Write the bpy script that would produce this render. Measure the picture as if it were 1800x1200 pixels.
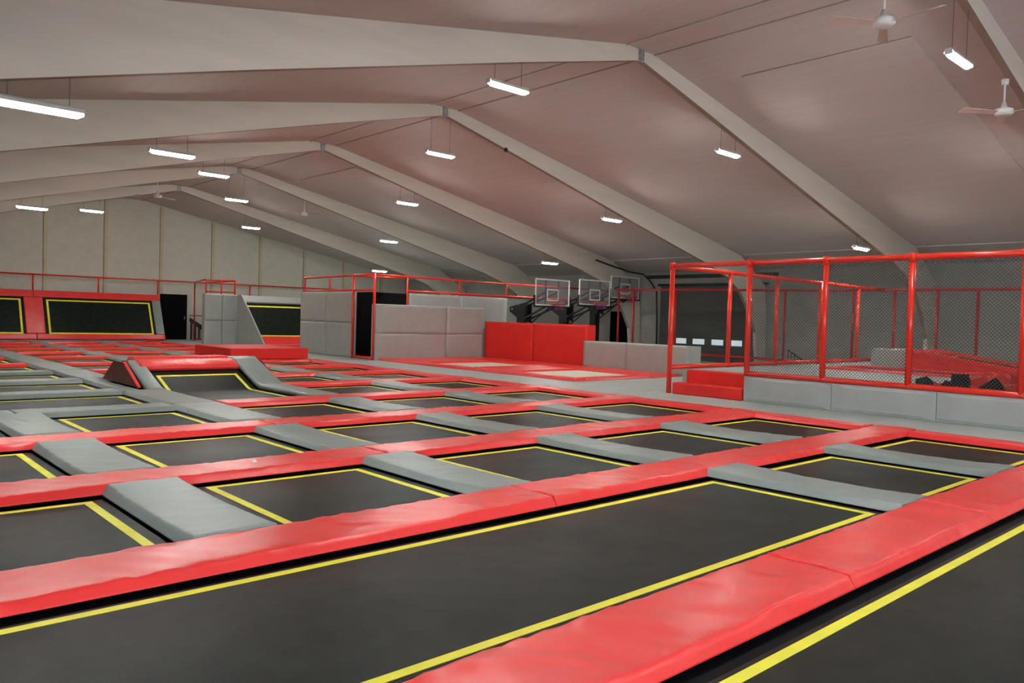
import bpy, bmesh, math, random
from mathutils import Vector, Matrix, noise

# ------------------------------------------------------------------ scene, camera, light, exposure
sc = bpy.context.scene
for o in list(bpy.data.objects):
    bpy.data.objects.remove(o)
COL = sc.collection
F_PX = 1377.057
YAW, PITCH, ROLL = math.radians(42.44416), math.radians(1.635192), math.radians(1.66503)
CAM = Vector((0.0, 0.0, 1.6))
_d = Vector((math.sin(YAW) * math.cos(PITCH), math.cos(YAW) * math.cos(PITCH), -math.sin(PITCH)))
_r0 = Vector((math.cos(YAW), -math.sin(YAW), 0))
_u0 = _r0.cross(_d)
_r = _r0 * math.cos(ROLL) + _u0 * math.sin(ROLL)
_u = -_r0 * math.sin(ROLL) + _u0 * math.cos(ROLL)
cam_data = bpy.data.cameras.new('camera')
cam_data.sensor_fit = 'HORIZONTAL'
cam_data.sensor_width = 36.0
cam_data.lens = F_PX * 36.0 / 1800.0
cam_data.clip_start, cam_data.clip_end = 0.05, 200
cam = bpy.data.objects.new('camera', cam_data)
COL.objects.link(cam)
M = Matrix((( _r.x, _u.x, -_d.x, CAM.x), (_r.y, _u.y, -_d.y, CAM.y), (_r.z, _u.z, -_d.z, CAM.z), (0, 0, 0, 1)))
cam.matrix_world = M
sc.camera = cam
sc.view_settings.view_transform = 'Standard'
sc.view_settings.look = 'None'
sc.view_settings.gamma = 1.0
sc.view_settings.use_curve_mapping = False
sc.view_settings.exposure = 0.0
LAMP_STRENGTH = 224.0
ASSUMED_WINDOW_STRENGTH = 11.0
world = bpy.data.worlds.new('world')
sc.world = world
world.use_nodes = True
world.node_tree.nodes['Background'].inputs[0].default_value = (0.8, 0.85, 0.9, 1)
world.node_tree.nodes['Background'].inputs[1].default_value = 0.15


def seen(x, y, z, m=170):
    """is this place inside (or just beside) the photograph's view: used only to leave out what it shows nothing of"""
    p = Vector((x, y, z)) - CAM
    w = p.dot(_d)
    if w < 0.3:
        return False
    px, py = 900 + F_PX * p.dot(_r) / w, 600 - F_PX * p.dot(_u) / w
    return -m < px < 1800 + m and -m < py < 1200 + m


# ------------------------------------------------------------------ materials
MATS = {}


def mat(name, color, rough=0.5, spec=0.5, bump=0.0, bscale=20.0, var=0.0, vscale=3.0, stretch=(1, 1, 1), metal=0.0, emis=None, estr=0.0,
        coat=0.0, detail=4.0, ridge=False, fine=0.0, fscale=120.0, rvar=0.0):
    m = bpy.data.materials.new(name)
    m.use_nodes = True
    nt = m.node_tree
    b = nt.nodes['Principled BSDF']
    b.inputs['Base Color'].default_value = (*color, 1)
    b.inputs['Roughness'].default_value = rough
    b.inputs['Specular IOR Level'].default_value = spec
    b.inputs['Metallic'].default_value = metal
    b.inputs['Coat Weight'].default_value = coat
    if emis:
        b.inputs['Emission Color'].default_value = (*emis, 1)
        b.inputs['Emission Strength'].default_value = estr
    if bump or var or fine or rvar:
        tc = nt.nodes.new('ShaderNodeTexCoord')
        mp = nt.nodes.new('ShaderNodeMapping')
        mp.inputs['Scale'].default_value = stretch
        g = nt.nodes.new('ShaderNodeNewGeometry')
        nt.links.new(g.outputs['Position'], mp.inputs['Vector'])
    nrm = None
    if bump:
        n = nt.nodes.new('ShaderNodeTexNoise')
        n.inputs['Scale'].default_value = bscale
        n.inputs['Detail'].default_value = detail
        n.inputs['Distortion'].default_value = 0.6
        if ridge:
            n.noise_type = 'RIDGED_MULTIFRACTAL'
            n.inputs['Roughness'].default_value = 0.45
            n.inputs['Distortion'].default_value = 0.9
        nt.links.new(mp.outputs['Vector'], n.inputs['Vector'])
        bp = nt.nodes.new('ShaderNodeBump')
        bp.inputs['Strength'].default_value = bump
        bp.inputs['Distance'].default_value = 0.02
        nt.links.new(n.outputs['Fac'], bp.inputs['Height'])
        nrm = bp
    if fine:
        n = nt.nodes.new('ShaderNodeTexNoise')
        n.inputs['Scale'].default_value = fscale
        n.inputs['Detail'].default_value = 2
        nt.links.new(mp.outputs['Vector'], n.inputs['Vector'])
        bp = nt.nodes.new('ShaderNodeBump')
        bp.inputs['Strength'].default_value = fine
        bp.inputs['Distance'].default_value = 0.004
        nt.links.new(n.outputs['Fac'], bp.inputs['Height'])
        if nrm:
            nt.links.new(nrm.outputs['Normal'], bp.inputs['Normal'])
        nrm = bp
    if nrm:
        nt.links.new(nrm.outputs['Normal'], b.inputs['Normal'])
    if var:
        n = nt.nodes.new('ShaderNodeTexNoise')
        n.inputs['Scale'].default_value = vscale
        n.inputs['Detail'].default_value = 5
        nt.links.new(mp.outputs['Vector'], n.inputs['Vector'])
        cr = nt.nodes.new('ShaderNodeValToRGB')
        cr.color_ramp.elements[0].position = 0.3
        cr.color_ramp.elements[1].position = 0.7
        cr.color_ramp.elements[0].color = (*[c * (1 - var) for c in color], 1)
        cr.color_ramp.elements[1].color = (*[min(1, c * (1 + var)) for c in color], 1)
        nt.links.new(n.outputs['Fac'], cr.inputs['Fac'])
        nt.links.new(cr.outputs['Color'], b.inputs['Base Color'])
    if rvar:
        n = nt.nodes.new('ShaderNodeTexNoise')
        n.inputs['Scale'].default_value = 1.3
        n.inputs['Detail'].default_value = 6
        nt.links.new(mp.outputs['Vector'], n.inputs['Vector'])
        mr = nt.nodes.new('ShaderNodeMapRange')
        mr.inputs['To Min'].default_value = rough - rvar
        mr.inputs['To Max'].default_value = rough + rvar
        nt.links.new(n.outputs['Fac'], mr.inputs['Value'])
        nt.links.new(mr.outputs['Result'], b.inputs['Roughness'])
    MATS[name] = m
    return m


RED = mat('red_vinyl', (0.86, 0.040, 0.038), 0.33, 0.45, bump=0.9, bscale=2.2, detail=3, ridge=True, fine=0.12, fscale=45, var=0.05, vscale=2)
REDP = mat('red_foam_cover', (0.74, 0.026, 0.019), 0.5, 0.35, bump=0.12, bscale=5, var=0.05)
GREY = mat('grey_vinyl', (0.235, 0.275, 0.255), 0.40, 0.5, bump=0.6, bscale=2.6, detail=3, ridge=True, fine=0.14, fscale=40, var=0.05, vscale=2)
GREYP = mat('grey_wall_vinyl', (0.375, 0.385, 0.36), 0.5, 0.4, bump=0.25, bscale=2.2, detail=2, var=0.05)
BED = mat('black_mesh_bed', (0.0145, 0.0180, 0.0148), 0.36, 0.06, fine=0.35, fscale=260, rvar=0.10, var=0.25, vscale=6, stretch=(1, 1, 1))
SPRING = mat('black_spring_cover', (0.004, 0.004, 0.006), 0.6, 0.1)
STEEL = mat('dark_steel_frame', (0.012, 0.012, 0.014), 0.5, 0.4)
YEL = mat('yellow_tape', (0.88, 0.82, 0.05), 0.55, 0.4, var=0.08, vscale=5)
CARPET = mat('grey_walkway_mat', (0.40, 0.445, 0.425), 0.45, 0.4, fine=0.3, fscale=90, var=0.10, vscale=1.2)
SUB = mat('concrete_subfloor', (0.16, 0.16, 0.155), 0.8, 0.3, bump=0.2, bscale=6, var=0.15)
CEIL = mat('painted_ceiling_boards', (0.57, 0.50, 0.475), 0.75, 0.2, bump=0.18, bscale=7, stretch=(3.0, 0.12, 1), var=0.035, vscale=2.5)
BEAM = mat('cream_painted_beam', (0.66, 0.60, 0.525), 0.6, 0.3, bump=0.1, bscale=4, stretch=(.3, 1, 3), var=0.05, vscale=1.5)
SOFF = mat('brown_beam_edge_and_shade', (0.30, 0.22, 0.17), 0.65, 0.3, var=0.1)
WALLE = mat('white_end_wall_panel', (0.57, 0.53, 0.455), 0.65, 0.3, bump=0.08, bscale=3, var=0.04)
BATT = mat('tan_wall_batten', (0.52, 0.46, 0.30), 0.6, 0.3, var=0.08)
WALLR = mat('grey_concrete_wall', (0.36, 0.355, 0.32), 0.75, 0.25, bump=0.15, bscale=5, var=0.10, vscale=1.4)
TUBE = mat('red_painted_tube', (0.80, 0.035, 0.018), 0.22, 0.55)
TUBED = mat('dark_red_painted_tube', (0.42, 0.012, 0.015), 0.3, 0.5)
NET = mat('black_net_cord', (0.07, 0.07, 0.062), 0.6, 0.3)
BLACK = mat('black_paint', (0.010, 0.010, 0.011), 0.5, 0.4)
CLOTH = mat('black_curtain_and_opening', (0.005, 0.005, 0.006), 0.9, 0.05, bump=0.3, bscale=6, stretch=(4, 4, .5))
DOORM = mat('dark_grey_door_panel', (0.085, 0.086, 0.075), 0.6, 0.3, bump=0.1, bscale=8, stretch=(1, .2, 3), var=0.12)
WHITEBED = mat('white_string_bed', (0.72, 0.66, 0.52), 0.6, 0.3, fine=0.4, fscale=60, var=0.04)
FANW = mat('white_fan_metal', (0.80, 0.79, 0.75), 0.4, 0.4, var=0.03)
FANB = mat('pale_fan_blade', (0.62, 0.47, 0.40), 0.5, 0.4, var=0.05)
LAMPM = mat('lit_tube_diffuser', (0.9, 0.9, 0.9), 0.4, 0.4, emis=(0.97, 1.0, 0.945), estr=LAMP_STRENGTH)
# the tube shines mostly downwards: strength follows the outward direction of its own surface
_n = LAMPM.node_tree
_g = _n.nodes.new('ShaderNodeNewGeometry')
_s = _n.nodes.new('ShaderNodeSeparateXYZ')
_m = _n.nodes.new('ShaderNodeMapRange')
_m.inputs['From Min'].default_value = 0.15
_m.inputs['From Max'].default_value = -0.9
_m.inputs['To Min'].default_value = LAMP_STRENGTH * 0.06
_m.inputs['To Max'].default_value = LAMP_STRENGTH * 1.5
_n.links.new(_g.outputs['Normal'], _s.inputs[0])
_n.links.new(_s.outputs['Z'], _m.inputs['Value'])
_n.links.new(_m.outputs['Result'], _n.nodes['Principled BSDF'].inputs['Emission Strength'])
LAMPH = mat('grey_lamp_housing', (0.55, 0.55, 0.52), 0.5, 0.4)
WIRE = mat('dark_suspension_wire', (0.12, 0.09, 0.08), 0.5, 0.3)
GALV = mat('galvanised_bracket', (0.38, 0.40, 0.40), 0.45, 0.5, metal=0.6, bump=0.3, bscale=25, var=0.3, vscale=18)
PANE = mat('daylit_door_pane', (0.5, 0.6, 0.65), 0.3, 0.4, emis=(0.62, 0.74, 0.78), estr=0.55, var=0.12, vscale=9)
PANED = mat('dim_door_pane', (0.16, 0.14, 0.07), 0.4, 0.4, emis=(0.3, 0.27, 0.12), estr=0.08)
BOARDW = mat('white_board_edge', (0.93, 0.91, 0.88), 0.4, 0.4)
RIM = mat('orange_rim', (0.80, 0.16, 0.05), 0.4, 0.4)
NETC = mat('hoop_net_red_blue', (0.30, 0.06, 0.16), 0.7, 0.2)
BALL = mat('pale_scrap', (0.85, 0.83, 0.76), 0.6, 0.3)
FOAMR = mat('red_foam', (0.62, 0.045, 0.04), 0.8, 0.2, fine=0.4, fscale=80, var=0.1, vscale=4)
FOAMB = mat('black_foam', (0.010, 0.011, 0.013), 0.85, 0.2, fine=0.4, fscale=80)
DARKRED = mat('dark_red_ply_side', (0.17, 0.012, 0.014), 0.4, 0.5, bump=0.15, bscale=3, stretch=(1, 1, .3), var=0.25, vscale=4)

# clear backboard
gl = bpy.data.materials.new('clear_backboard')
gl.use_nodes = True
_nt = gl.node_tree
_nt.nodes.clear()
_o = _nt.nodes.new('ShaderNodeOutputMaterial')
_mx = _nt.nodes.new('ShaderNodeMixShader')
_tr = _nt.nodes.new('ShaderNodeBsdfTransparent')
_gb = _nt.nodes.new('ShaderNodeBsdfPrincipled')
_gb.inputs['Base Color'].default_value = (0.45, 0.44, 0.46, 1)
_gb.inputs['Roughness'].default_value = 0.08
_tr.inputs[0].default_value = (0.95, 0.95, 0.97, 1)
_mx.inputs[0].default_value = 0.22
_nt.links.new(_tr.outputs[0], _mx.inputs[1])
_nt.links.new(_gb.outputs[0], _mx.inputs[2])
_nt.links.new(_mx.outputs[0], _o.inputs[0])
GLASS = gl


# ------------------------------------------------------------------ helpers
class MB:
    """collects shapes and links them as ONE mesh object"""

    def __init__(self):
        self.v, self.f, self.mi = [], [], []
        self.cur = 0

    def quadbox(self, x0, x1, y0, y1, z0, z1):
        b = len(self.v)
        self.v += [(x0, y0, z0), (x1, y0, z0), (x1, y1, z0), (x0, y1, z0), (x0, y0, z1), (x1, y0, z1), (x1, y1, z1), (x0, y1, z1)]
        for q in ((3, 2, 1, 0), (4, 5, 6, 7), (0, 1, 5, 4), (1, 2, 6, 5), (2, 3, 7, 6), (3, 0, 4, 7)):
            self.f.append(tuple(b + i for i in q))
            self.mi.append(self.cur)
        return self

    def hexa(self, pts):
        b = len(self.v)
        self.v += [tuple(p) for p in pts]
        for q in ((3, 2, 1, 0), (4, 5, 6, 7), (0, 1, 5, 4), (1, 2, 6, 5), (2, 3, 7, 6), (3, 0, 4, 7)):
            self.f.append(tuple(b + i for i in q))
            self.mi.append(self.cur)
        return self

    def tube(self, pts, r, n=10, cap=True):
        pts = [Vector(p) for p in pts]
        b = len(self.v)
        rad = r if isinstance(r, (list, tuple)) else [r] * len(pts)
        ref = None
        for i, p in enumerate(pts):
            t = (pts[min(i + 1, len(pts) - 1)] - pts[max(i - 1, 0)]).normalized()
            if ref is None:
                ref = Vector((0, 0, 1)) if abs(t.z) < 0.9 else Vector((1, 0, 0))
            a = (ref - t * ref.dot(t)).normalized()
            c = t.cross(a)
            ref = a
            for k in range(n):
                q = p + (a * math.cos(2 * math.pi * k / n) + c * math.sin(2 * math.pi * k / n)) * rad[i]
                self.v.append(tuple(q))
        for i in range(len(pts) - 1):
            for k in range(n):
                k2 = (k + 1) % n
                self.f.append((b + i * n + k, b + i * n + k2, b + (i + 1) * n + k2, b + (i + 1) * n + k))
                self.mi.append(self.cur)
        if cap:
            self.f.append(tuple(b + k for k in range(n))[::-1])
            self.f.append(tuple(b + (len(pts) - 1) * n + k for k in range(n)))
            self.mi += [self.cur, self.cur]
        return self

    def prism(self, poly, axis, a0, a1):
        """closed outline (list of 2-D points) pushed along an axis ('x','y','z')"""
        b = len(self.v)
        n = len(poly)
        for a in (a0, a1):
            for p in poly:
                self.v.append({'y': (p[0], a, p[1]), 'x': (a, p[0], p[1]), 'z': (p[0], p[1], a)}[axis])
        self.f.append(tuple(b + i for i in range(n)))
        self.f.append(tuple(b + n + i for i in range(n))[::-1])
        self.mi += [self.cur, self.cur]
        for i in range(n):
            j = (i + 1) % n
            self.f.append((b + i, b + n + i, b + n + j, b + j))
            self.mi.append(self.cur)
        return self

    def build(self, name, mats, parent=None, origin=None, smooth=False, bevel=0.0, bseg=2):
        o3 = Vector(origin) if origin is not None else Vector((0, 0, 0))
        me = bpy.data.meshes.new(name)
        me.from_pydata([tuple(Vector(p) - o3) for p in self.v], [], self.f)
        ms = mats if isinstance(mats, (list, tuple)) else [mats]
        for m in ms:
            me.materials.append(m)
        for p, k in zip(me.polygons, self.mi):
            p.material_index = min(k, len(ms) - 1)
            p.use_smooth = smooth
        bm = bmesh.new()
        bm.from_mesh(me)
        bmesh.ops.recalc_face_normals(bm, faces=bm.faces)
        bm.to_mesh(me)
        bm.free()
        ob = bpy.data.objects.new(name, me)
        COL.objects.link(ob)
        if parent is not None:
            ob.parent = parent
            q, wl = parent, Vector((0, 0, 0))
            while q is not None:
                wl += q.location
                q = q.parent
            ob.location = o3 - wl
        else:
            ob.location = o3
        if bevel:
            bv = ob.modifiers.new('bevel', 'BEVEL')
            bv.width = bevel
            bv.segments = bseg
            bv.limit_method = 'ANGLE'
        return ob


def tag(o, label=None, cat=None, group=None, kind=None):
    if label: o['label'] = label
    if cat: o['category'] = cat
    if group: o['group'] = group
    if kind: o['kind'] = kind
    return o


def thing(name, label, cat, loc, group=None):
    o = bpy.data.objects.new(name, None)
    COL.objects.link(o)
    o.location = loc
    o.empty_display_size = 0.2
    return tag(o, label, cat, group)


def struct(o):
    o['kind'] = 'structure'
    return o


def box(name, x0, x1, y0, y1, z0, z1, m, parent=None, bevel=0.0):
    return MB().quadbox(x0, x1, y0, y1, z0, z1).build(name, m, parent, ((x0 + x1) / 2, (y0 + y1) / 2, z0), bevel=bevel)


def pad(name, m, x0, x1, y0, y1, z0, z1, inset=0.045, seg=0.25, amp=0.004, sag=0.008, seed=0, parent=None, end=None, long='x'):
    """a soft vinyl covered foam pad: sloping sides, rounded lip, creased top"""
    def axis(a, b, ins):
        L = b - a
        n = max(2, int(round((L - 2 * ins) / seg)))
        pr = [(a, 0.0), (a + ins * .12, .12), (a + ins * .50, .52), (a + ins * .86, .90), (a + ins, 0.975), (a + ins * 1.3, 1.0)]
        mid = [(a + ins * 1.3 + (L - 2.6 * ins) * i / n, 1.0) for i in range(1, n)]
        fin = [(a + b - x, h) for x, h in reversed(pr)]
        return pr + mid + fin
    ei = inset if end is None else end
    ax, ay = axis(x0, x1, ei if long == 'x' else inset), axis(y0, y1, ei if long == 'y' else inset)
    nx, ny = len(ax), len(ay)
    cx, cy = (x0 + x1) / 2, (y0 + y1) / 2
    H = z1 - z0
    vs = []
    for j, (y, hy) in enumerate(ay):
        for i, (x, hx) in enumerate(ax):
            h = min(hx, hy)
            zz = z0 + H * h
            X, Y = x, y
            if h > 0:
                t = (x - x0) / (x1 - x0) if long == 'x' else (y - y0) / (y1 - y0)
                s = (y - cy) / (y1 - y0) if long == 'x' else (x - cx) / (x1 - x0)
                w = noise.noise(Vector((x * 2.1 + seed * 3.7, y * 2.1, seed * 1.3)))
                a_ = (x + 0.6 * (y - cy)) if long == 'x' else (y + 0.6 * (x - cx))
                c_ = noise.noise(Vector((a_ * 11.0, s * 2.0, seed * 2.1)))
                ed = 0.35 + 0.65 * min(1, abs(s) * 2.2)
                zz += (amp * 1.0 * w + amp * 1.1 * c_ * ed) * (1 if h > .9 else 0.5 * h)
                zz -= sag * (1 - (2 * t - 1) ** 2) * h
                if h < 1:
                    k = amp * 1.6 * noise.noise(Vector((a_ * 15.0, 7.1, seed * 2.9))) * (h if h < .7 else 1 - h * .5)
                    if hy < hx:
                        Y += k * (1 if y < cy else -1)
                    else:
                        X += k * (1 if x < cx else -1)
            vs.append((X, Y, zz))
    fs = []
    for j in range(ny - 1):
        for i in range(nx - 1):
            fs.append((j * nx + i, j * nx + i + 1, (j + 1) * nx + i + 1, (j + 1) * nx + i))
    rim = [i for i in range(nx)] + [j * nx + nx - 1 for j in range(1, ny)] + [(ny - 1) * nx + i for i in range(nx - 2, -1, -1)] + [j * nx for j in range(ny - 2, 0, -1)]
    fs.append(tuple(reversed(rim)))
    b = MB()
    b.v, b.f, b.mi = vs, fs, [0] * len(fs)
    ob = b.build(name, m, parent, (cx, cy, z0), smooth=True)
    ob.data.polygons[len(fs) - 1].use_smooth = False
    return ob


ORD = ['first', 'second', 'third', 'fourth', 'fifth', 'sixth', 'seventh', 'eighth', 'ninth', 'tenth', 'eleventh', 'twelfth', 'thirteenth', 'fourteenth', 'fifteenth', 'sixteenth']

# ------------------------------------------------------------------ the hall
RX = 12.29                       # ridge
XL, XRW, YB, YE = -4.02, 28.60, -8.0, 41.5
FL = -0.60                       # concrete slab below the trampolines
AZ = 0.05                        # walkway level


def roof(x): return 7.07 - 0.195 * abs(x - RX)


struct(box('floor', XL, XRW, YB, YE, FL - 0.1, FL, SUB))
# walkway decks at the level of the pads
struct(box('floor_walkway', 12.78, XRW, YB, YE, FL + 0.002, AZ, CARPET))
struct(box('floor_end', XL, 12.775, 39.75, YE, FL + 0.002, AZ, CARPET))
# walls
def gable(y0, y1, m, name):
    return struct(MB().prism([(XL, FL), (XRW, FL), (XRW, roof(XRW)), (RX, roof(RX)), (XL, roof(XL))], 'y', y0, y1).build(name, m))
gable(YE, YE + 0.2, WALLE, 'wall_end')
gable(YB - 0.2, YB, WALLE, 'wall_back')
struct(box('wall_right', XRW, XRW + 0.2, YB, YE, FL, roof(XRW), WALLR))
struct(box('wall_left', XL - 0.2, XL, YB, YE, FL, roof(XL), WALLR))
# ceiling: two sloping boarded halves in one shell
struct(MB().prism([(XL - .2, roof(XL - .2)), (RX, roof(RX)), (XRW + .2, roof(XRW + .2)), (XRW + .2, roof(XRW + .2) + .2), (RX, roof(RX) + .2), (XL - .2, roof(XL - .2) + .2)],
                  'y', YB - .2, YE + .2).build('ceiling', CEIL))

FRAMES = [-2.0, 4.3, 9.92, 16.24, 22.57, 28.89, 35.21]
UND = [(0.06, 6.78), (2.7, 6.13), (4.8, 5.6), (6.9, 5.07), (10.1, 4.28), (12.1, 3.80), (13.4, 3.40), (14.35, 2.85), (15.05, 2.1), (15.5, 1.35), (15.75, FL)]
UNDL = [(0.06, 6.76), (3.2, 5.97), (7.87, 4.75), (10.7, 3.99), (12.1, 3.60), (13.4, 3.20), (14.35, 2.70), (15.05, 2.0), (15.5, 1.3), (15.75, FL)]
TOPS = [(16.28, FL), (16.27, 1.9), (16.1, 3.2), (14.2, 4.285)]
tn = 0
for k, fy in enumerate(FRAMES):
    for s in (1, -1):
        if s < 0 and fy < 0: pass
        prof = [(RX + s * d, z) for d, z in (UND if s > 0 else UNDL)] + [(RX + s * d, z) for d, z in TOPS] + [(RX + s * d, roof(RX + d) - 0.004) for d in (11, 7, 3, 0.06)]
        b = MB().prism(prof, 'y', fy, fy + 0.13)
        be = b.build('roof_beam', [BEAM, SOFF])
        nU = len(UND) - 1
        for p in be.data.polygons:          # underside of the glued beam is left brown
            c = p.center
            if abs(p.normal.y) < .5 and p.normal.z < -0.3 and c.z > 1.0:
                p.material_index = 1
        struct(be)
    # steel hinge plate where the two halves meet at the ridge
    hb = MB().quadbox(RX - .075, RX + .075, fy - .035, fy - .002, 6.74, 7.02)
    for i in range(3):
        for sx in (-.045, .045):
            hb.tube([(RX + sx, fy - .035, 6.79 + i * .085), (RX + sx, fy - .055, 6.79 + i * .085)], .014, 8)
    if seen(RX, fy, 6.9):
        tag(hb.build('hinge_plate', GALV, None, (RX, fy, 6.74)), 'galvanised hinge plate at the ridge of the %s roof frame from the camera' % ORD[max(0, k - 2)], 'bracket', 'ridge hinge plates')
# unseen daylight windows, assumed and added as fill, in the left and rear walls
ASSUMED_PANE = mat('assumed_window_pane', (0.6, 0.7, 0.8), 0.2, 0.4, emis=(0.74, 0.86, 1.0), estr=ASSUMED_WINDOW_STRENGTH)
ASSUMED_FRAME = mat('assumed_white_window_frame', (0.75, 0.75, 0.73), 0.5, 0.4)
wn = 0
for a, b_ in ((-7.0, -4.6), (-4.0, -1.6), (-1.0, 1.4), (2.0, 4.2)):
    wn += 1
    w_ = struct(MB().quadbox(XL + .003, XL + .03, a, b_, 1.0, 3.0).build('window_%d' % wn, ASSUMED_PANE, None, (XL, (a + b_) / 2, 1.0)))
    f_ = MB().quadbox(XL + .003, XL + .07, a - .08, a, .92, 3.08).quadbox(XL + .003, XL + .07, b_, b_ + .08, .92, 3.08).quadbox(XL + .003, XL + .07, a, b_, .92, 1.0).quadbox(XL + .003, XL + .07, a, b_, 3.0, 3.08).quadbox(XL + .031, XL + .06, (a + b_) / 2 - .03, (a + b_) / 2 + .03, 1.0, 3.0)
    f_.build('window_frame', ASSUMED_FRAME, w_, (XL, a, 1.0))
for a, b_ in ((0.5, 3.3), (4.1, 6.9), (7.7, 10.5)):
    wn += 1
    w_ = struct(MB().quadbox(a, b_, YB + .003, YB + .03, 1.0, 3.2).build('window_%d' % wn, ASSUMED_PANE, None, ((a + b_) / 2, YB, 1.0)))
    f_ = MB().quadbox(a - .08, a, YB + .003, YB + .07, .92, 3.28).quadbox(b_, b_ + .08, YB + .003, YB + .07, .92, 3.28).quadbox(a, b_, YB + .003, YB + .07, .92, 1.0).quadbox(a, b_, YB + .003, YB + .07, 3.2, 3.28).quadbox((a + b_) / 2 - .03, (a + b_) / 2 + .03, YB + .031, YB + .06, 1.0, 3.2)
    f_.build('window_frame', ASSUMED_FRAME, w_, (a, YB, 1.0))
# ridge boards, panel insets and roof seams: trim
for a, b in zip(FRAMES, FRAMES[1:] + [YE]):
    tn += 1
    t = MB().quadbox(RX - .40, RX + .40, a + .14, b - .01, 6.978, 6.986)
    t.quadbox(RX - .47, RX - .42, a + .14, b - .01, 6.955, 6.972).quadbox(RX + .42, RX + .47, a + .14, b - .01, 6.955, 6.972)
    t.cur = 1
    t.quadbox(RX - .42, RX - .40, a + .14, b - .01, 6.968, 6.978).quadbox(RX + .40, RX + .42, a + .14, b - .01, 6.968, 6.978)
    struct(t.build('trim_%d' % tn, [CEIL, SOFF]))
    for s in ((1, -1) if a in (-2.0, 4.3, 22.57) else ()):
        tn += 1
        x0, x1 = RX + s * 1.95, RX + s * 11.6
        za, zb = roof(x0), roof(x1)
        ya, yb = a + 1.25, b - 1.07
        struct(MB().hexa([(x0, ya, za - .035), (x1, ya, zb - .035), (x1, yb, zb - .035), (x0, yb, za - .035), (x0, ya, za - .002), (x1, ya, zb - .002), (x1, yb, zb - .002), (x0, yb, za - .002)]).build('trim_%d' % tn, CEIL))
        tn += 1
        gm = MB()
        for (xa_, xb_, ya_, yb_) in ((x0, x1, yb, yb + .018), (x1, x1 + s * .018, ya, yb), (x0 - s * .018, x0, ya, yb)):
            gm.hexa([(xa_, ya_, roof(xa_) - .012), (xb_, ya_, roof(xb_) - .012), (xb_, yb_, roof(xb_) - .012), (xa_, yb_, roof(xa_) - .012), (xa_, ya_, roof(xa_) - .002), (xb_, ya_, roof(xb_) - .002), (xb_, yb_, roof(xb_) - .002), (xa_, yb_, roof(xa_) - .002)])
        struct(gm.build('trim_%d' % tn, SOFF))
    for s in (1, -1):
        tn += 1
        x0, x1 = RX + s * 14.18, RX + s * 14.26
        struct(MB().hexa([(x0, a + .14, roof(x0) - .03), (x1, a + .14, roof(x1) - .03), (x1, b, roof(x1) - .03), (x0, b, roof(x0) - .03), (x0, a + .14, roof(x0)), (x1, a + .14, roof(x1)), (x1, b, roof(x1)), (x0, b, roof(x0))]).build('trim_%d' % tn, CEIL))
# end wall battens
for x in (3.27, 5.89, 8.51, 11.08, 13.68, 16.30, 18.95, 21.60, 24.2, 26.8):
    tn += 1
    bt = MB().quadbox(x - .075, x + .075, YE - .05, YE - .002, AZ + .002, roof(x) - .03)
    bt.cur = 1
    bt.quadbox(x - .10, x - .075, YE - .03, YE - .002, AZ + .002, roof(x) - .04)  # thin brown strip painted as the shadow left of the batten
    struct(bt.build('trim_%d' % tn, [BATT, SOFF]))

# ------------------------------------------------------------------ suspended lamps
def lamp(x, fy, z, n, label, L=0.86):
    t = thing('tube_lamp', label, 'lamp', (x, fy + .065, z), 'white tube lamps hanging below the roof beams')
    yy = fy + .065
    r = .056
    b = MB()
    b.tube([(x - L / 2, yy, z), (x - L / 2 + .02, yy, z), (x - L / 2 + .06, yy, z), (x + L / 2 - .06, yy, z), (x + L / 2 - .02, yy, z), (x + L / 2, yy, z)], [.02, .04, r, r, .04, .02], 14)
    b.build('diffuser', LAMPM, t, (x, yy, z), smooth=True)
    h = MB().prism([(yy - .068, z + .004), (yy - .072, z + .014), (yy - .056, z + .048), (yy - .028, z + r + .014), (yy + .028, z + r + .014), (yy + .056, z + .048), (yy + .072, z + .014), (yy + .068, z + .004), (yy + .050, z + .046), (yy, z + r + .004), (yy - .050, z + .046)], 'x', x - L / 2 - .005, x + L / 2 + .005)
    for sx in (-1, 1):
        xe = x + sx * (L / 2 + .006)
        h.quadbox(min(xe, xe + sx * .006), max(xe, xe + sx * .006), yy - .055, yy + .055, z - .022, z + r + .008)
    h.build('housing', LAMPH, t, (x, yy, z + r))
    for sx in (-.3, .3):
        d = abs(x + sx - RX)
        zt = 6.78
        PR = UND if x + sx > RX else UNDL
        for (d0, z0), (d1, z1) in zip(PR, PR[1:]):
            if d0 <= d <= d1:
                zt = z0 + (z1 - z0) * (d - d0) / (d1 - d0)
        MB().tube([(x + sx, yy, z + r + .012), (x + sx, yy, zt)], .0045, 6).build('wire', WIRE, t, (x + sx, yy, z + r))
    return t


SIDE = ['far left', 'left of the ridge', 'right of the ridge', 'far right']
for k, fy in enumerate(FRAMES):  # lamps out of view are added in the same pattern for even light
    kk = ORD[max(0, k - 1)]
    even = k in (2, 4, 6, 0)
    rows = ([(1.97, 3.78, 'at the low left end'), (8.87, 5.51, 'left of the ridge'), (15.6, 5.50, 'right of the ridge'), (22.65, 3.93, 'at the low right end')] if even else
            [(5.55, 4.71, 'on the left slope'), (12.22, 5.78, 'under the ridge'), (19.03, 4.83, 'on the right slope')])
    for x, z, where in rows:
        if k == 1 and x == 12.22:
            x, z = 13.0, 5.72
        if k == 6 and x == 1.97:
            continue
        lamp(x, fy, z, 0, 'lit tube lamp %s of the %s roof beam from the camera' % (where, kk))

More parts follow.
